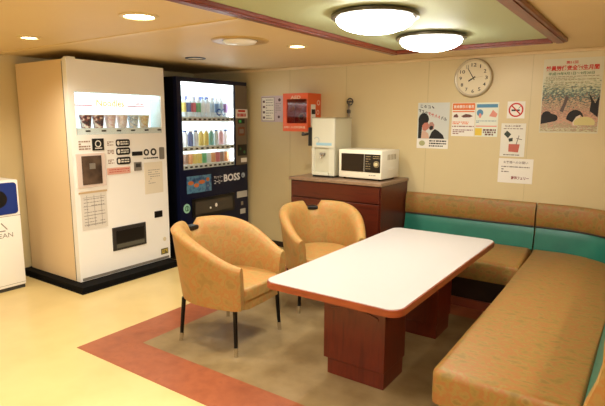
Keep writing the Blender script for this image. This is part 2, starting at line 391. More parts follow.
# ------------------------------------------------------------------ drink machine (navy)
XB = -3.98; YB = 3.535; kB = 3.98/4.03
bm_ = thing('drink_vending_machine', 'dark navy canned drink vending machine standing in the corner', 'vending machine', (XB, YB, 0))
def by(y): return y*kB-YB
def bz(z): return H+(z-H)*kB
BW, BT = 1.06, 1.905
py0, py1, pz0, pz1 = by(3.64), by(4.435), bz(.955), bz(1.868)
b = MB().box((-.86, 0, .03), (-.30, BW, BT)).box((-.30, 0, .03), (-.05, BW, pz0)).box((-.30, 0, pz1), (-.05, BW, BT)).box((-.30, 0, pz0), (-.05, py0, pz1)).box((-.30, py1, pz0), (-.05, BW, pz1))
b.build('body', navy, bm_)
b = MB().box((-.05, 0, .05), (0, BW, pz0)).box((-.05, 0, pz1), (0, BW, BT)).box((-.05, 0, pz0), (0, py0, pz1)).box((-.05, py1, pz0), (0, BW, pz1))
b.build('door', navy2, bm_)
MB().box((-.84, .02, 0), (-.03, BW-.02, .03)).build('plinth', black, bm_)
tube2 = mat('bright_fluorescent_tube', (255, 255, 255), .4, emit=6, ecol=(.92, .97, 1.0))
lit2 = mat('backlit_display_panel', (238, 248, 255), .5, emit=1.3, ecol=(.88, .96, 1.0))
MB().box((-.298, py0, pz0), (-.292, py1, pz1)).build('display_back', lit2, bm_)
MB().box((-.29, py0+.0005, pz0), (-.012, py0+.004, pz1)).box((-.29, py1-.004, pz0), (-.012, py1-.0005, pz1)).box((-.29, py0+.004, pz1-.004), (-.012, py1-.004, pz1-.0005)).build('display_liner', mat('white_liner', (236, 240, 240), .4), bm_)
MB().tube([(-.06, py0+.02, pz1-.02), (-.06, py1-.02, pz1-.02)], .012).build('fluorescent_tube', tube2, bm_)
MB().tube([(-.04, py1-.02, pz0+.06), (-.04, py1-.02, pz1-.05)], .010).build('fluorescent_tube', tube2, bm_)
MB().tube([(-.04, py0+.02, pz0+.06), (-.04, py0+.02, pz1-.05)], .010).build('fluorescent_tube', tube2, bm_)
MB().box((-.009, py0+.001, pz0+.001), (-.005, py1-.001, pz1-.001)).build('window_pane', pane, bm_)
rows = [(bz(1.46), 11), (bz(1.15), 10), (bz(.957), 11)]
strip = mat('button_strip', (230, 234, 230), .4)
for z_, n in rows:
    MB().box((-.20, py0+.002, z_), (-.012, py1-.002, z_+.045)).build('display_shelf', strip, bm_)
    for k in range(n):
        yy = py0+.03+(py1-py0-.08)*k/(n-1)
        MB().box((-.012, yy, z_+.012), (-.0095, yy+.036, z_+.030)).build('button', black, bm_)
ORD = ['first', 'second', 'third', 'fourth', 'fifth', 'sixth', 'seventh', 'eighth', 'ninth', 'tenth', 'eleventh']
cols = {'blue': (60, 120, 190), 'green': (40, 160, 80), 'red': (190, 40, 50), 'yellow': (236, 200, 60), 'white': (232, 236, 236), 'orange': (230, 130, 50), 'purple': (110, 60, 130), 'dark blue': (30, 50, 120), 'brown': (120, 76, 50), 'teal': (60, 160, 150), 'pale blue': (160, 200, 225), 'pink': (226, 150, 160)}
def bottle(kind, y, z, c, lab, grp):
    cm = mat('drink_label_'+c.replace(' ', '_'), tuple(int(v*.66+244*.34) for v in cols[c]), .35)
    pale = mat('clear_plastic', (226, 236, 240), .2); cap = mat('bottle_cap_'+('w' if c != 'white' else 'b'), (236, 236, 236) if c != 'white' else (60, 90, 160), .4)
    o = thing('drink_bottle' if kind != 'can' else 'drink_can', lab, 'drink', (XB-.10, YB+y, z), 0, grp)
    if kind == 'bottle':
        MB().lathe([(.026, 0), (.029, .006), (.029, .05), (.0285, .052)], n=14).lathe([(.029, .148), (.027, .165), (.012, .19), (.012, .197)], n=14).build('bottle_body', pale, o, 50)
        MB().lathe([(.0295, .052), (.0295, .148)], n=14).build('label_sleeve', cm, o, 50)
        MB().lathe([(.0135, .197), (.0135, .213)], n=14).build('cap', cap, o, 50)
    elif kind == 'short':
        MB().lathe([(.026, 0), (.029, .006), (.029, .115), (.027, .13), (.019, .145), (.019, .15)], n=14).build('bottle_body', cm, o, 50)
        MB().lathe([(.0205, .15), (.0205, .166)], n=14).build('cap', cap, o, 50)
    else:
        MB().lathe([(.024, 0), (.028, .006), (.028, .100), (.025, .107)], n=14).build('can_body', cm, o, 50)
        MB().lathe([(.025, .107), (.024, .109)], n=14).build('lid', chrome, o, 50)
row_cols = [['green', 'yellow', 'dark blue', 'red', 'green', 'white', 'white', 'pale blue', 'blue', 'pale blue', 'purple'],
            ['brown', 'white', 'dark blue', 'white', 'yellow', 'yellow', 'teal', 'white', 'pink', 'white'],
            ['orange', 'brown', 'orange', 'yellow', 'yellow', 'green', 'white', 'orange', 'red', 'brown', 'orange']]
for ri, (z_, n) in enumerate(rows):
    for k in range(n):
        yy = py0+.045+(py1-py0-.09)*k/(n-1); c = row_cols[ri][k]
        kind = ('bottle', 'short', 'can')[ri]; wd = ('plastic bottle', 'short bottle', 'can')[ri]; sh = ('top', 'middle', 'bottom')[ri]
        bottle(kind, yy, z_+.0455, c, '%s drink %s, %s from left on %s shelf of navy machine' % (c, wd, ORD[k], sh), 'drinks on the %s shelf of the navy machine' % sh)
# printed cards on the back of the display
b = MB()
for k in range(8):
    y0_ = py0+.02+k*.098; b.rect(FX, y0_, pz1-.17-.02*(k % 2), y0_+.05, pz1-.13, -.292, -.288)
b.build('display_card', mat('blue_card', (110, 130, 190), .5), bm_)
b = MB().text('CC', FX, py0+.50, bz(1.52), py0+.64, bz(1.60), -.06+.055, bold=.03); b.build('window_sticker', mat('blue_sticker', (30, 80, 170), .5), bm_)
# control column
MB().rect(FX, by(4.452), bz(.955), by(4.65), bz(1.868), 0, .006).build('control_column', mat('grey_brown_panel', (112, 98, 80), .35), bm_)
b = MB().rect(FX, by(4.45), bz(1.497), by(4.655), bz(1.60), .006, .010); b.build('price_card', paper, bm_)
b = MB().rect(FX, by(4.49), bz(1.567), by(4.61), bz(1.59), .010, .012); b.build('price_band', redink, bm_); b = MB().lines(FX, by(4.475), bz(1.51), by(4.62), bz(1.555), 1, .012, .8); b.build('price_print', redink, bm_)
MB().rect(FX, by(4.485), bz(1.435), by(4.60), bz(1.485), .006, .010).build('amount_display', black, bm_)
MB().rect(FX, by(4.50), bz(1.445), by(4.54), bz(1.475), .010, .0115).build('display_digit', mat('green_digits', (60, 150, 70), .4, emit=.3), bm_)
MB().rect(FX, by(4.49), bz(1.295), by(4.595), bz(1.395), .006, .012).build('bill_acceptor', mat('rust_red_plate', (122, 68, 44), .4), bm_)
MB().rect(FX, by(4.505), bz(1.32), by(4.575), bz(1.37), .012, .015).build('bill_slot', grey, bm_)
MB().rect(FX, by(4.475), bz(1.06), by(4.63), bz(1.19), .006, .012).build('coin_panel', black, bm_)
MB().disc(FX, by(4.515), bz(1.14), .014, .014, .012, .016).build('coin_slot_ring', greenink, bm_)
MB().disc(FX, by(4.585), bz(1.10), .017, .017, .012, .016).build('return_lever', greenink, bm_)
MB().rect(FX, by(4.53), bz(.98), by(4.63), bz(1.03), .006, .011).build('cash_return', paper, bm_)
# lower front
MB().rect(FX, by(3.675), bz(.70), by(4.035), bz(.882), 0, .004).build('advert_panel', varied('blue_advert', [(.35, (30, 60, 110)), (.5, (90, 140, 170)), (.62, (36, 70, 120)), (.75, (150, 170, 170))], 9, .3), bm_)
b = MB()
for k, (a, v, w2) in enumerate(((3.70, .80, .1), (3.78, .77, .09), (3.86, .80, .12), (3.95, .82, .06))):
    b.disc(FX, by(a+.03), bz(v+.01), w2*.4, .022, .004, .006, 12)
b.build('advert_shape', mat('red_yellow_print', (190, 110, 60), .5), bm_)
b = MB().text('BOSS', FX, by(4.235), bz(.775), by(4.51), bz(.862), .003, bold=.035); b.text('サントリー', FX, by(4.08), bz(.825), by(4.215), bz(.855), .003, bold=.02).text('コーヒー', FX, by(4.08), bz(.765), by(4.21), bz(.812), .003, bold=.02)
b.build('brand_lettering', mat('white_letter', (232, 232, 236), .5), bm_)
b = MB().ring(FX, by(4.57), bz(.825), .018, .030, 0, .003, 16).disc(FX, by(4.575), bz(.835), .014, .02, 0, .004, 12); b.build('brand_emblem', mat('grey_letter', (170, 180, 190), .5), bm_)
MB().rect(FX, by(3.735), bz(.43), by(4.40), bz(.635), 0, .012).build('tray_frame', black, bm_)
MB().rect(FX, by(3.775), bz(.46), by(4.36), bz(.60), .012, .016).build('tray_flap', mat('smoky_tray_flap', (70, 64, 56), .2), bm_)
b = MB().disc(FX, by(4.09), bz(.53), .018, .022, .016, .018, 12).disc(FX, by(4.00), bz(.51), .012, .012, .016, .018, 12); b.build('tray_sticker', paper, bm_)
b = MB().disc(FX, by(3.665), bz(.545), .046, .05, 0, .004); b.build('round_badge', mat('pale_green_badge', (150, 200, 180), .5), bm_)
b = MB().ring(FX, by(3.665), bz(.545), .022, .030, .004, .006, 18).rect(FX, by(3.66), bz(.52), by(3.672), bz(.57), .004, .006); b.build('badge_print', greenink, bm_)
MB().rect(FX, by(4.455), bz(.56), by(4.635), bz(.635), 0, .004).build('side_label', mat('pale_grey_paper', (190, 186, 176), .6), bm_)
MB().rect(FX, by(4.525), bz(.465), by(4.56), bz(.51), 0, .005).build('lock', grey, bm_)
MB().rect(FX, by(4.51), bz(.36), by(4.60), bz(.42), 0, .004).build('price_label', mat('pale_grey_paper', (190, 186, 176), .6), bm_)

# ------------------------------------------------------------------ recycling bin
XR = -4.50; YR = 1.835
t = thing('recycling_bin', 'white recycling bin with blue top panel at the far left', 'bin', (XR, YR, 0))
RW = .345
MB().box((-.38, 0, .03), (0, RW, .965), .012).build('body', wht, t, 30)
MB().box((-.37, .008, 0), (-.012, RW-.008, .03)).build('base', darkgrey, t)
MB().flat(FX, rrect(.02, .675, RW-.02, .945, .03), 0, .006).build('blue_panel', mat('blue_plastic', (18, 48, 128), .4), t)
b = MB().disc(FX, .165, .81, .075, .075, .006, .008, 28); b.build('opening', black, t)
MB().rect(FX, .002, .655, RW-.002, .659, 0, .001).build('panel_joint', greyink, t)
b = MB()
P = [(.165, .62), (.10, .535), (.23, .535)]
for i in range(3):
    a, c = P[i], P[(i+1) % 3]; b.stroke(FX, a[0]+(c[0]-a[0])*.12, a[1]+(c[1]-a[1])*.12, a[0]+(c[0]-a[0])*.82, a[1]+(c[1]-a[1])*.82, .009, 0, .0015)
b.build('recycling_mark', greyink, t)
b = MB().text('CLEAN', FX, .075, .475, .265, .515, .0015); b.build('lettering', greyink, t)
b = MB().rect(FX, .002, .055, RW-.002, .058, 0, .001); b.build('bottom_joint', greyink, t)

# ------------------------------------------------------------------ cabinet with dispenser and microwave
CX0, CX1, CY, CZ = -2.953, -1.965, 4.05, .928
t = thing('sideboard_cabinet', 'dark red-brown wooden cabinet under the microwave', 'cabinet', (CX0, CY, 0))
CW, CD = CX1-CX0, Y1-CY-.015
MB().box((0, .02, .06), (CW, CD, CZ-.03)).build('body', wood_dark, t)
MB().box((.02, .05, 0), (CW-.02, CD, .06)).build('plinth', black, t)
MB().box((-.012, -.012, CZ-.03), (CW+.012, CD, CZ-.004), .004).box((-.008, -.008, CZ-.004), (CW+.008, CD, CZ)).build('worktop', [varied('worktop_laminate', [(.3, (132, 104, 80)), (.7, (150, 122, 96))], 30, .35)], t)
for o_ in (0,): pass
dr = MB().box((.012, 0, .74), (CW-.012, .02, CZ-.036), .004).build('drawer', wood_dark, t)
dl = MB().box((.012, 0, .075), (CW/2-.004, .02, .73), .004).build('door', wood_dark, t)
d2 = MB().box((CW/2+.004, 0, .075), (CW-.012, .02, .73), .004).build('door', wood_dark, t)
MB().box((CW/2-.05, -.018, .62), (CW/2-.035, -.0, .70), .003).build('handle', blackmetal, dl)
MB().box((CW/2+.035, -.018, .62), (CW/2+.05, -.0, .70), .003).build('handle', blackmetal, d2)

disp_m = mat('pale_grey_enamel', (206, 204, 184), .4); disp_side = mat('warm_grey_enamel', (190, 184, 156), .4)
t = thing('water_dispenser', 'pale grey water dispenser on the cabinet left of the microwave', 'water dispenser', (-2.775, 4.17, CZ))
DW, DD, DH = .255, .33, .572
MB().box((0, 0, .285), (DW, .02, DH), .006).build('front_cover', disp_m, t)
MB().box((0, .022, .02), (DW, DD, DH-.004), .004).box((0, 0, .29), (.004, .02, DH-.01)).build('body', disp_side, t)
MB().box((-.004, -.004, DH-.004), (DW+.004, DD+.002, DH+.006), .003).build('lid', mat('dark_beige', (150, 138, 108), .4), t)
MB().box((.008, .004, .0), (DW-.008, DD-.01, .02)).build('base', darkgrey, t)
MB().box((0, 0, .02), (.028, .022, .285)).box((DW-.06, 0, .02), (DW, .022, .285)).box((.028, 0, .02), (DW-.06, .022, .04)).build('niche_frame', disp_m, t)
MB().box((.028, .015, .04), (DW-.06, .0215, .285)).build('niche_back', mat('niche_grey', (196, 192, 168), .4), t)
MB().tube([(.12, .012, .225), (.12, -.02, .215), (.12, -.025, .19)], .010).build('spout', chrome, t)
MB().box((.095, -.012, .215), (.15, .012, .24), .004).build('lever', grey, t)
MB().box((.02, -.03, .022), (DW-.05, .0, .05), .004).build('drip_tray', disp_m, t)
MB().rect(FY, .05, .31, .225, .335, 0, .002).build('blue_label', mat('pale_blue_label', (150, 190, 205), .5), t)
b = MB()
for k in range(9):
    a = math.radians(-60+k*24); c = math.radians(-60+(k+1)*24)
    b.stroke(FY, .055+.028*math.cos(a), .36+.028*math.sin(a), .055+.028*math.cos(c), .36+.028*math.sin(c), .005, 0, .001)
b.build('round_logo', mat('blue_grey_print', (140, 160, 165), .6), t)
b = MB().box((-.05, .004, .30), (-.001, .07, .48), .006).build('cup_holder', black, t)
MB().tube([(-.05, .04, .42), (-.095, .02, .41), (-.125, .015, .415)], [.012, .012, .02]).build('holder_knob', black, b)

mwm = mat('ivory_plastic', (232, 226, 204), .4)
t = thing('microwave', 'white microwave oven with black door window on the cabinet', 'microwave', (-2.478, 4.19, CZ), 0)
t.rotation_euler.z = math.radians(-2)
MWW, MD, MH = .455, .36, .28
MB().box((0, .02, .016), (MWW, MD, MH), .008).build('body', mwm, t, 30)
d = MB().box((.0, 0, .018), (MWW, .02, MH), .006).build('front_panel', mwm, t, 30)
MB().rect(FY, .03, .078, .275, .245, 0, .003).build('door_window', mat('dark_glass', (34, 26, 22), .1), t)
MB().rect(FY, .28, .078, .445, .245, 0, .003).build('control_panel', black, t)
b = MB().disc(FY, .405, .155, .018, .018, .003, .014, 16); b.build('dial', mat('pale_dial', (200, 186, 140), .4), t)
b = MB().ring(FY, .405, .155, .025, .030, .003, .004, 20).lines(FY, .295, .10, .345, .235, 6, .004, .25).lines(FY, .37, .20, .44, .235, 2, .004, .3); b.build('control_print', mat('tan_print', (170, 150, 110), .6), t)
b = MB().lines(FY, .33, .045, .40, .058, 1, .0015); b.build('model_print', greyink, t)
b = MB()
for k in range(6): b.box((MWW-.001, .12+k*.03, .19), (MWW+.002, .135+k*.03, .24))
b.build('side_vent', mat('beige_shadow', (170, 158, 128), .6), t)
b = MB().box((MWW, .12, .09), (MWW+.004, .30, .12), .002); b.build('side_grip', mwm, t)
for sx in (.03, MWW-.05):
    for sy in (.04, MD-.06): MB().box((sx, sy, 0), (sx+.02, sy+.02, .017)).build('foot', black, t)

# ------------------------------------------------------------------ wall items
YW = Y1
def wallthing(name, label, cat, x, z): return thing(name, label, cat, (x, YW-.0005, z))
def sheet(t, w, h, m, name='sheet', d=.002, skew=0):
    return MB().flat(FY, [(-w/2, -h/2), (w/2, -h/2), (w/2, h/2), (-w/2, h/2)], 0, d).build(name, m, t)
# clock
t = wallthing('wall_clock', 'round wall clock with silver rim and black numerals', 'clock', -1.382, 1.853)
MB().lathe([(.150, 0), (.166, .004), (.168, .022), (.158, .034), (.147, .030), (.145, .02)], axis='y', n=48, cap=False).build('rim', mat('silver_plastic', (196, 184, 156), .3, metal=.3), t, 50)
MB().lathe([(.148, .008), (.148, .016)], axis='y', n=48).build('dial', mat('clock_dial', (226, 214, 180), .6), t)
b = MB()
for k in range(1, 13):
    a = math.radians(90-30*k); u, v = .113*math.cos(a), .113*math.sin(a); s_ = str(k); hw = .004 if k == 1 else (.009 if k == 11 else .011*len(s_))
    MB().text(s_, FY, u-hw, v-.015, u+hw, v+.015, .0175, bold=.01).build('numeral', ink, t)
def hand(ang, l, w, nm, dd):
    a = math.radians(90-ang); MB().stroke(FY, -.02*math.cos(a), -.02*math.sin(a), l*math.cos(a), l*math.sin(a), w, dd, dd+.002).build(nm, ink, t)
hand(237, .05, .011, 'hour_hand', .019); hand(329, .10, .006, 'minute_hand', .0215)
MB().stroke(FY, -.02, -.004, .085, .012, .002, .024, .025).build('second_hand', mat('pale_hand', (190, 170, 120), .6), t)
# mask poster
w, h = .305, .425
t = wallthing('safety_poster', 'poster with a person in black hat and mask, left of the orange notice', 'poster', -1.738, 1.432)
sheet(t, w, h, mat('poster_grey', (206, 210, 202), .6))
MB().rect(FY, -w/2, -h/2, w/2, -.125, .002, .0025).build('caption_band', paper, t)
def arc_(cx, cy, rx_, ry_, a0, a1, n=10): return [(cx+rx_*math.cos(math.radians(a0+(a1-a0)*k/n)), cy+ry_*math.sin(math.radians(a0+(a1-a0)*k/n))) for k in range(n+1)]
b = MB().flat(FY, [(-.142, -.12), (-.142, .03)]+arc_(-.092, .055, .052, .062, 180, 0, 12)+[(-.05, .03), (-.085, .025), (-.105, -.01), (-.112, -.12)], .0025, .003); b.build('hat_and_hair', ink, t)
b = MB().flat(FY, [(-.035, -.12), (-.01, -.06), (.02, -.03), (.05, -.045), (.10, -.085), (.115, -.12)], .0025, .003); b.build('coat', ink, t)
b = MB().flat(FY, [(-.105, .0), (-.085, .025), (-.05, .03), (-.036, .005), (-.045, -.03), (-.07, -.05), (-.10, -.045)], .003, .0035); b.build('figure_face', mat('print_skin', (190, 120, 100), .7), t)
b = MB().flat(FY, [(-.112, -.12), (-.105, -.05), (-.07, -.052), (-.04, -.075), (-.032, -.12)], .003, .0035); b.build('scarf', mat('print_pale_skin', (206, 170, 146), .7), t)
b = MB().flat(FY, [(-.05, -.015), (-.03, .03), (-.005, .035), (.015, .01), (.01, -.03), (-.02, -.045)], .0035, .004); b.build('figure_hand', mat('print_hand', (176, 128, 112), .7), t)
b = MB().flat(FY, [(-.035, -.02), (-.02, .0), (.005, -.005), (.0, -.035), (-.025, -.04)], .004, .0045); b.build('phone_print', ink, t)
for k, ch in enumerate('このコ、'):
    u, v = -.125+.037*k, .168-.004*k; MB().text(ch, FY, u, v, u+.024, v+.026, .004, ital=-.2, bold=.03).build('headline', ink, t)
for k, ch in enumerate('マスクでサバイバル'):
    u, v = -.14+.031*k, .122-.0095*k; MB().text(ch, FY, u, v, u+.026, v+.030, .004, ital=-.2, bold=.035).build('headline', redink if 2 < k < 7 else ink, t)
b = MB().lines(FY, -.03, -.20, .135, -.13, 3, .003); b.build('caption', ink, t)
b = MB().disc(FY, -.10, -.165, .03, .025, .0025, .003); b.build('caption_logo', mat('olive_print', (170, 170, 120), .7), t)
# orange notice
t = wallthing('notice_sheet', 'notice with orange heading band, beside the mask poster', 'notice', -1.457, 1.490)
w, h = .208, .298
sheet(t, w, h, paper)
MB().rect(FY, -w/2+.004, .085, w/2-.004, h/2-.004, .002, .003).build('heading_band', orangeink, t)
b = MB().text('救命胴衣の着用', FY, -.09, .10, .09, .13, .0035, bold=.02); b.build('heading', paper, t)
b = MB().rect(FY, -.098, .066, .098, .076, .002, .003).lines(FY, -.095, -.045, .05, -.015, 2, .003); b.build('orange_text', orangeink, t)
brown2 = mat('brown_print2', (110, 70, 60), .7)
MB().flat(FY, [(-.09, .02), (-.085, .04), (-.06, .052), (-.045, .03), (-.05, .018)], .002, .003).build('picture', brown2, t)
MB().flat(FY, [(-.02, .03), (.02, .05), (.06, .045), (.085, .03), (.06, .02), (.0, .018)], .002, .003).build('picture', brown2, t)
b = MB().lines(FY, -.098, -.07, .098, -.052, 1, .003).lines(FY, -.09, -.135, .09, -.085, 3, .003); b.build('small_print', mat('mauve_print', (150, 110, 104), .7), t)
# blue notice
t = wallthing('notice_sheet', 'notice with blue heading and yellow corner block', 'notice', -1.250, 1.490)
w, h = .196, .298
sheet(t, w, h, mat('pale_green_paper', (226, 230, 212), .7))
MB().rect(FY, -.09, .105, .09, .135, .002, .003).build('heading_band', blueink, t)
b = MB().disc(FY, -.06, .06, .028, .03, .002, .003); b.build('blue_picture', blueink, t); b = MB().lines(FY, -.09, -.03, .09, -.005, 2, .003); b.build('grey_lines', mat('blue_grey_print', (140, 160, 165), .7), t)
b = MB().flat(FY, [(.02, .03), (.05, .085), (.09, .05), (.08, .02)], .002, .003).rect(FY, -.09, -.062, .09, -.052, .002, .003).disc(FY, -.058, .035, .012, .02, .003, .0035); b.build('pink_picture', pinkink, t)
MB().rect(FY, -.095, -.14, -.035, -.075, .002, .003).build('yellow_block', yellowink, t)
b = MB().lines(FY, -.025, -.14, .085, -.08, 3, .003, .75); b.build('brown_picture', mat('brown_print2', (110, 70, 60), .7), t)
# no smoking
t = wallthing('no_smoking_sign', 'white no smoking sign with red circle above the extinguisher notice', 'sign', -1.010, 1.573)
sheet(t, .143, .143, paper)
b = MB().ring(FY, 0, 0, .048, .060, .002, .003, 32).stroke(FY, -.038, .038, .038, -.038, .011, .0035, .0042); b.build('prohibition_ring', redink, t)
b = MB().rect(FY, -.036, -.01, .03, .004, .002, .003).stroke(FY, .02, .012, .035, .03, .004, .002, .003); b.build('cigarette', ink, t)
# extinguisher notice
t = wallthing('fire_notice', 'white notice with ashtray and red bucket drawing below no smoking sign', 'notice', -1.020, 1.317)
sheet(t, .20, .285, mat('grey_white_paper', (226, 222, 206), .7))
b = MB().text('たばこの始末', FY, -.07, .112, .06, .128, .003, bold=.02).lines(FY, -.08, .092, .08, .102, 1, .003); b.build('heading', mat('brown_print2', (110, 70, 60), .7), t)
b = MB().flat(FY, [(-.075, .05), (-.05, .08), (-.015, .05), (-.04, .015)], .002, .003).flat(FY, [(-.035, .012), (.0, .02), (.0, -.01), (-.03, -.015)], .002, .003); b.build('dark_drawing', mat('dark_green_ink', (50, 60, 50), .7), t)
b = MB().flat(FY, [(-.03, -.035), (.06, -.035), (.05, -.105), (-.03, -.10)], .002, .003); b.build('bucket_drawing', mat('dull_red_ink', (190, 100, 84), .7), t)
b = MB().stroke(FY, .03, -.04, .05, .04, .006, .003, .0035).stroke(FY, .03, .015, .075, .005, .006, .003, .0035).lines(FY, -.07, -.135, .07, -.12, 1, .003); b.build('line_drawing', mat('grey_line', (120, 110, 100), .7), t)
# memo
t = wallthing('memo_sheet', 'white ferry company memo sheet, lowest of the wall notices', 'notice', -.982, 1.052)
sheet(t, .283, .212, mat('memo_paper', (234, 228, 214), .7))
MB().text('お客様へのお願い', FY, -.10, .062, .10, .086, .003, bold=.01).build('memo_heading', mat('grey_brown_ink', (120, 108, 96), .7), t)
b = MB().lines(FY, -.115, -.02, .115, .045, 3, .003, .4); b.build('memo_text', mat('grey_brown_ink', (120, 108, 96), .7), t)
b = MB().text('南海フェリー', FY, -.03, -.075, .115, -.045, .003, bold=.03); b.build('company_lettering', mat('dark_red_ink', (130, 40, 34), .7), t)
# big poster
t = wallthing('safety_month_poster', 'large illustrated poster with red heading near the sofa corner', 'poster', -.603, 1.681)
w, h = .428, .592
sheet(t, w, h, mat('poster_cream', (206, 200, 170), .6))
art = mat('festival_print', (128, 128, 128), .6); nt = art.node_tree; N = nt.nodes
tc = N.new('ShaderNodeTexCoord'); sp = N.new('ShaderNodeSeparateXYZ'); mr = N.new('ShaderNodeMapRange'); nz = N.new('ShaderNodeTexNoise'); nz.inputs['Scale'].default_value = 46; nz.inputs['Detail'].default_value = 5
mp = N.new('ShaderNodeMapping'); mp.inputs['Scale'].default_value = (1, 1, 2.2)
ad = N.new('ShaderNodeMath'); ad.operation = 'MULTIPLY_ADD'; ad.inputs[1].default_value = .95; cr = N.new('ShaderNodeValToRGB')
mr.inputs[1].default_value = -.29; mr.inputs[2].default_value = .16; mr.inputs[3].default_value = -.45; mr.inputs[4].default_value = .50
L = nt.links.new
L(tc.outputs['Object'], sp.inputs[0]); L(sp.outputs[2], mr.inputs[0]); L(tc.outputs['Object'], mp.inputs[0]); L(mp.outputs[0], nz.inputs[0]); L(nz.outputs[0], ad.inputs[0]); L(mr.outputs[0], ad.inputs[2]); L(ad.outputs[0], cr.inputs[0]); L(cr.outputs[0], N['Principled BSDF'].inputs['Base Color'])
e = cr.color_ramp.elements
for _ in range(8): e.new(.5)
for el, (p_, c_) in zip(e, [(0, (196, 190, 150)), (.10, (160, 140, 110)), (.20, (190, 160, 134)), (.30, (206, 150, 122)), (.40, (140, 116, 100)), (.50, (204, 176, 138)), (.585, (92, 84, 74)), (.68, (92, 118, 108)), (.80, (186, 186, 150)), (.95, (206, 200, 168))]): el.position = p_; el.color = lin(c_)
MB().rect(FY, -w/2+.006, -.285, w/2-.006, .15, .002, .003).build('artwork', art, t)
blk = mat('print_black', (30, 26, 26), .7)
MB().flat(FY, [(-.205, -.225), (-.205, -.155)]+arc_(-.165, -.150, .035, .03, 150, 20, 6)+arc_(-.115, -.175, .035, .03, 80, -60, 8), .003, .004).build('dark_figure', blk, t)
MB().flat(FY, arc_(.045, -.185, .062, .075, 180, 10, 12)+[(.08, -.15), (.055, -.165), (.03, -.21)], .003, .004).build('dark_figure', blk, t)
MB().flat(FY, [(.13, .02), (.15, -.05), (.145, -.12), (.205, -.17), (.205, .0), (.18, -.06)], .003, .004).build('dark_figure', blk, t)
MB().flat(FY, [(.03, -.21), (.055, -.165), (.085, -.15), (.07, -.235), (.035, -.235)], .003, .0045).build('pale_face', mat('print_face', (216, 200, 176), .7), t)
MB().flat(FY, arc_(.115, -.215, .075, .05, 200, -20, 14), .004, .005).build('straw_hat', mat('print_straw', (206, 194, 130), .7), t)
MB().flat(FY, [(-.035, .0), (-.01, -.01), (-.025, -.06), (-.045, -.13), (-.07, -.12), (-.045, -.05)], .004, .005).build('grey_figure', mat('print_grey', (96, 84, 78), .7), t)
MB().lines(FY, -.19, .05, .19, .16, 9, .004, .4).build('sketch_pattern', mat('sketch_line', (140, 130, 100), .7), t)
MB().lines(FY, -.19, -.275, .17, -.25, 2, .004, .4).build('footer_print', mat('pale_line', (200, 190, 160), .7), t)
b = MB().text('船員労働安全衛生月間', FY, -.195, .200, .185, .242, .004, bold=.035).text('第51回', FY, -.05, .252, .035, .276, .004, bold=.02); b.build('heading', redink, t)
b = MB().text('平成19年9月1日～9月30日', FY, -.175, .165, .155, .190, .004, bold=.015); b.build('date_line', greenink, t)
# table sign at left
t = wallthing('wall_sign', 'white and lilac instruction sign with printed columns, left of the orange box', 'sign', -3.655, 1.602)
sheet(t, .315, .295, mat('lilac_paper', (206, 190, 196), .6))
MB().rect(FY, -.145, -.135, .035, .13, .002, .003).build('print_area', paper, t)
b = MB().rect(FY, -.145, .128, .035, .133, .003, .004).rect(FY, -.145, -.138, .035, -.133, .003, .004).rect(FY, -.147, -.138, -.143, .133, .003, .004).rect(FY, .033, -.138, .037, .133, .003, .004)
for k in range(4): b.rect(FY, -.13, -.11+k*.06, -.10, -.085+k*.06, .003, .004)
b.disc(FY, .11, .10, .018, .018, .002, .003).disc(FY, .10, -.09, .016, .016, .002, .003); b.build('dark_print', mat('plum_ink', (96, 70, 76), .7), t)
b = MB().lines(FY, -.085, -.12, .02, .115, 8, .004, .3); b.build('small_lettering', greyink, t); b = MB().lines(FY, .055, -.05, .13, .07, 5, .003, .3); b.build('small_lettering', greyink, t)
# orange cabinet
t = wallthing('emergency_box', 'orange wall box with dark window, left of the water dispenser', 'wall box', -3.29, 1.36)
bw_, bd, bh = .30, .25, .395
b = MB()
b.box((-.02, -bd+.02, 0), (bw_, -.0, .012)).box((-.02, -bd+.02, bh-.012), (bw_, 0, bh)).box((-.02, -bd+.02, .012), (-.008, 0, bh-.012)).box((bw_-.012, -bd+.02, .012), (bw_, 0, bh-.012)).box((-.008, -.012, .012), (bw_-.012, 0, bh-.012))
b.build('box_shell', orange, t)
F2 = lambda u, v, d: (u, -bd-d+.02, v)
b = MB().rect(F2, -.02, 0, bw_, .085, 0, .02).rect(F2, -.02, bh-.06, bw_, bh, 0, .02).rect(F2, -.02, .085, .03, bh-.06, 0, .02).rect(F2, bw_-.015, .085, bw_, bh-.06, 0, .02)
dd = b.build('door', orange, t)
MB().rect(F2, .03, .085, bw_-.015, bh-.06, .006, .010).build('door_window', glass('tinted_pane', (235, 170, 140), .04), dd)
b = MB().text('AED', F2, .08, .335, .21, .37, .021, bold=.03); b.build('door_lettering', mat('pale_letter', (240, 200, 170), .5), dd); b = MB().text('自動体外式除細動器', F2, -.005, .03, .27, .055, .021, bold=.02); b.build('door_lettering', mat('pale_letter', (240, 200, 170), .5), dd)
b = MB().box((.06, -.16, .04), (.24, -.05, .30), .02).build('device_case', mat('deep_red_case', (150, 40, 32), .4), t, 40)
b = MB().lathe([(.045, .16), (.045, .195), (.03, .198)], c=(.185, 0, .15), axis='y', n=24).build('device_dial', mat('pale_green_dial', (150, 180, 160), .4), t, 40)
b = MB().lathe([(.028, .199), (.028, .201)], c=(.185, 0, .15), axis='y', n=20).build('dial_face', darkgrey, t)
F3 = lambda u, v, d: (bw_+d, u, v)
b = MB().ring(F3, -.05, .30, .018, .028, 0, .002, 20);b.build('side_emblem', mat('pale_letter', (240, 200, 170), .5), t); b = MB().ring(F3, -.06, .20, .016, .026, 0, .002, 20); b.build('side_emblem', mat('pale_letter', (240, 200, 170), .5), t)
t = thing('paper_tag', 'small white printed tag hanging on the orange wall box', 'tag', (-3.29+bw_+.0015, YW-.165, 1.40))
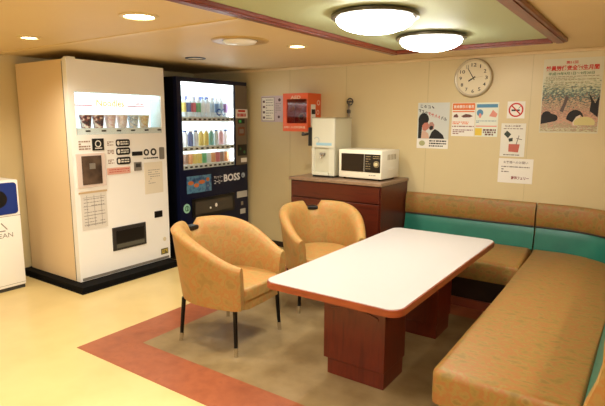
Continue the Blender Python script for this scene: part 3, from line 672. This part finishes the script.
b = MB().box((0, -.03, -.02), (.002, .055, .24)); b.build('tag_sheet', paper, t)
b = MB().rect(FX, -.02, .14, .05, .19, .002, .003).rect(FX, .0, .03, .03, .06, .002, .003); b.build('tag_print', ink, t)
# water pipe valve
t = thing('water_valve', 'grey wall pipe with round valve handle above the dispenser', 'valve', (-2.625, YW-.0005, 1.50))
MB().tube([(0, -.04, 0), (0, -.04, .14), (0, -.03, .165), (0, 0, .17)], .012).build('pipe', mat('dull_steel', (120, 112, 96), .3, metal=.8), t, 60)
MB().tube([(0, -.04, .05), (0, -.04, .085)], .02).build('valve_body', darkgrey, t, 60)
b = MB()
n = 20; b.tube([(.025+.032*math.cos(2*math.pi*k/n), -.06, .165+.032*math.sin(2*math.pi*k/n)) for k in range(n+1)], .007, 8)
b.tube([(.025, -.06, .165), (.025, 0, .165)], .008, 8).tube([(-.007, -.06, .165), (.057, -.06, .165)], .005, 8).build('handwheel', darkgrey, t, 60)

# ------------------------------------------------------------------ table
TX0, TX1, TY0, TY1, TZ = -1.705, -.894, 2.072, 3.808, .615
tcx, tcy = (TX0+TX1)/2, (TY0+TY1)/2
t = thing('lounge_table', 'long white-topped table with red-brown wooden pedestals', 'table', (tcx, tcy, GZ))
hx, hy = (TX1-TX0)/2, (TY1-TY0)/2
MB().prism(rrect(-hx, -hy, hx, hy, .075, 8), TZ-.040, TZ-.003-GZ, .005).build('edge_band', wood_edge, t, 40)
MB().prism(rrect(-hx+.007, -hy+.007, hx-.007, hy-.007, .069, 8), TZ-.006, TZ-GZ).build('laminate_top', laminate, t)
MB().box((-.19, -hy+.30, TZ-.075), (.19, hy-.25, TZ-.040)).build('under_rail', wood_edge and wood, t)
for (ya, yb) in ((2.400-tcy, 2.665-tcy), (3.215-tcy, 3.48-tcy)):
    pr = MB().box((-.200, ya-.008, .10), (.192, yb+.008, TZ-.040), .004).build('pedestal', wood, t)
    pts = [(-.14, .40)]+[(-.14+.28*k/12, .40+.025*math.sin(math.pi*k/12)) for k in range(13)]+[(.14, .385), (.14, .38)]
    b = MB(); F4 = lambda u, v, d, y=ya-.008: (u, y-d, v)
    arc = [(-.15+.30*k/14, .415+.028*math.sin(math.pi*k/14)) for k in range(15)]
    b.flat(F4, arc+[(u, v-.016) for u, v in arc[::-1]], 0, .006); b.build('arched_moulding', wood, pr)
    MB().box((-.178, ya+.005, 0), (.185, yb-.004, .10)).build('pedestal_foot', wood, t)

# ------------------------------------------------------------------ tub chairs
def make_chair(label, loc, rz):
    t = thing('tub_chair', label, 'armchair', loc, rz, 'tub chairs at the white table')
    # centreline of the shell: near arm, round the back, far arm
    fx = .27
    path = []
    for k in range(9): x = fx*(1-k/9); path.append((x, -(.300-.042*(x/fx)**2)))
    for k in range(37):
        a = math.radians(-90-180*k/36); path.append((.345*math.cos(a), .300*math.sin(a)))
    for k in range(1, 10): x = fx*k/9; path.append((x, .300-.042*(x/fx)**2))
    n = len(path); rings = []
    th = .07
    for i, (x, y) in enumerate(path):
        p0 = Vector(path[max(i-1, 0)]); p1 = Vector(path[min(i+1, n-1)]); d = (p1-p0).normalized(); inn = Vector((d.y, -d.x))
        if inn.dot(Vector((.1, 0))-Vector((x, y))) < 0: inn = -inn
        tt = max(0, min(1, (fx-x)/.56)); sm = math.sin(tt*math.pi/2)**1.45
        top = .590+.198*sm
        if x < 0:
            g = abs(y)
            top -= .058*max(0, min(1, (.074-g)/.03))
        fl = .02+.056*sm
        endk = 1.0
        if i in (0, n-1): endk = .6
        prof = [(0, .305), (-.004, .34), (-.25*fl, .45), (-.7*fl, top-.06), (-.85*fl, top-.028), (-.75*fl+.010, top-.008), (-.6*fl+.028, top), (-.6*fl+.048, top-.006), (-.55*fl+.066, top-.028), (-.35*fl+.074, top-.08), (th, .45), (th, .33), (th, .305)]
        mid = -.3*fl+.037
        ring = []
        for o_, z in prof:
            if endk < 1: o_ = mid+(o_-mid)*.72; z = .44+(z-.44)*.965
            q = Vector((x, y))+inn*o_
            if endk < 1: q += (Vector((1, 0)) * .012)
            ring.append((q.x, q.y, z))
        rings.append(ring)
    MB().loft(rings).build('back_shell', fabric, t, 60)
    # dark slot piece in the notch
    MB().box((-.385, -.046, .71), (-.315, .046, .742), .008).build('grip_slot', black, t)
    # seat
    poly = []
    for k in range(25):
        a = math.radians(90+180*k/24); poly.append((.245*math.cos(a), .228*math.sin(a)))
    poly = poly+[(.14, -.222), (.22, -.205), (.262, -.195), (.282, -.17), (.288, 0), (.282, .17), (.262, .195), (.22, .205), (.14, .222)]
    MB().prism(poly, .36, .435, .022, 3).build('seat_cushion', fabric, t, 50)
    MB().prism([(x*.985-.004, y*.985) for x, y in poly], .295, .36).build('seat_apron', fabric, t, 50)
    for sx in (-1, 1):
        for sy in (-1, 1):
            tx, ty = sx*.215+.005, sy*.235; fx_, fy_ = sx*.235, sy*.25
            lg = MB().tube([(tx, ty, .308), (tx+(fx_-tx)*.8, ty+(fy_-ty)*.8, .056)], [.015, .0125], 12).build('leg', blackmetal, t, 60)
            MB().tube([(tx+(fx_-tx)*.78, ty+(fy_-ty)*.78, .06), (fx_, fy_, .008), (fx_, fy_, 0)], [.0145, .013, .014], 12).build('ferrule', chrome, lg, 60)
    return t
make_chair('tan mottled tub chair nearest the vending machines', (-2.305, 2.47, GZ), math.radians(4))
make_chair('tan mottled tub chair in front of the wooden cabinet', (-2.16, 3.41, GZ), math.radians(-42))

# ------------------------------------------------------------------ benches
def sweep(path, prof, inward, ks=None):
    """prof: (offset towards the seat, z)"""
    rings = []; n = len(path)
    for i, p in enumerate(path):
        p0 = Vector(path[max(i-1, 0)]); p1 = Vector(path[min(i+1, n-1)]); d = (p1-p0).normalized(); nn = Vector((d.y, -d.x))*inward
        rings.append([(p[0]+nn.x*o_, p[1]+nn.y*o_, z) for o_, z in (scaled(prof, ks[i]) if ks else prof)])
    return MB().loft(rings)
UP = [(.004, .597), (.070, .597), (.083, .612), (.086, .69), (.074, .755), (.058, .785), (.04, .795), (.02, .79), (.004, .775)]
LO = [(.004, .395), (.135, .395), (.128, .43), (.098, .52), (.082, .580), (.072, .588), (.004, .588)]
PI_ = [(.01, .586), (.076, .586), (.080, .592), (.076, .598), (.01, .598)]
def scaled(prof, k): return [(.004+(o_-.004)*k, z) for o_, z in prof]
SZ = .412
YBK = Y1-.004
t = thing('wall_bench', 'tan and teal upholstered bench along the back wall beside the cabinet', 'bench', (-1.40, YBK, GZ))
lx = lambda x: x+1.40
p_ = [(lx(-1.955+.0), 0), (lx(-1.5), 0), (lx(-1.1), 0), (lx(-.785), 0)]
sweep(p_, UP, 1, [.75]*4).build('upper_back_pad', sofa_fab, t, 40)
sweep(p_, LO, 1, [.6]*4).build('lower_back_pad', teal, t, 40)
sweep(p_, PI_, 1, [.75]*4).build('piping', dark_pipe, t, 40)
MB().prism([(lx(-1.955), -.76), (lx(-.745), -.76), (lx(-.79), -.083), (lx(-1.955), -.083)], .255, SZ, .035, 4).build('seat_cushion', sofa_fab, t, 50)
dkb = mat('dark_bench_base', (40, 20, 12), .5)
MB().box((lx(-1.95), -.69, .0), (lx(-.80), -.01, .255)).build('base', dkb, t)
MB().box((lx(-1.95), -.715, .0), (lx(-.80), -.69, .07), .004).build('foot_rail', varied('rose_brown_rail', [(.3, (132, 64, 44)), (.7, (150, 78, 54))], 5, .4), t)
# side bench with the curved corner
t = thing('corner_bench', 'long tan bench with curved teal-banded back in the right corner', 'bench', (-.40, 3.2, GZ))
qx, qy = (lambda x: x+.40), (lambda y: y-3.2)
XBK = .0; rr = .58; path = [(qx(-.772), qy(YBK)), (qx(-.60), qy(YBK))]
path = [(qx(-.772), qy(YBK)), (qx(-.66), qy(YBK))]+[(qx(XBK-rr+rr*math.sin(a)), qy(YBK-rr+rr*math.cos(a))) for a in [math.radians(5.625*k) for k in range(17)]]
path += [(qx(XBK), qy(YBK-rr-.3)), (qx(XBK), qy(3.2)), (qx(XBK), qy(2.6)), (qx(XBK), qy(2.10))]
NP = len(path); kk = [min(1, .75+.25*max(0, i-1)/10) for i in range(NP)]; kl = [min(1, .6+.4*max(0, i-1)/12) for i in range(NP)]
sweep(path, UP, 1, kk).build('upper_back_pad', sofa_fab, t, 40)
sweep(path, LO, 1, kl).build('lower_back_pad', teal, t, 40)
sweep(path, PI_, 1, kk).build('piping', dark_pipe, t, 40)
EC = [(.004, .395), (.135, .395), (.128, .43), (.098, .52), (.084, .60), (.086, .69), (.074, .755), (.058, .785), (.04, .795), (.02, .79), (.004, .775)]
sweep([(qx(XBK), qy(2.099)), (qx(XBK), qy(2.075)), (qx(XBK), qy(2.065))], EC, 1, [1, 1, .93]).build('end_panel', fabric, t, 40)
o_ = .12
poly = [(qx(-.722), qy(2.075)), (qx(-.705), qy(2.04)), (qx(-.66), qy(2.025)), (qx(XBK-.125), qy(2.025))]
poly += [(qx(XBK-rr+(rr-o_)*math.cos(a)), qy(YBK-rr+(rr-o_)*math.sin(a))) for a in [math.radians(9*k) for k in range(11)]]
poly += [(qx(-.776), qy(YBK-.082)), (qx(-.735), qy(3.90))]
MB().prism(poly, .25, SZ, .04, 4).build('seat_cushion', sofa_fab, t, 50)
MB().prism([(qx(-.64), qy(2.06)), (qx(XBK-.03), qy(2.06)), (qx(XBK-.03), qy(4.2)), (qx(-.35), qy(4.55)), (qx(-.64), qy(4.55))], 0, .25).build('base', dkb, t)
b = MB().box((qx(XBK)+.0, qy(2.08), 0), (qx(XBK)+.025, qy(YBK-rr), .77)); b.build('back_board', wood, t)
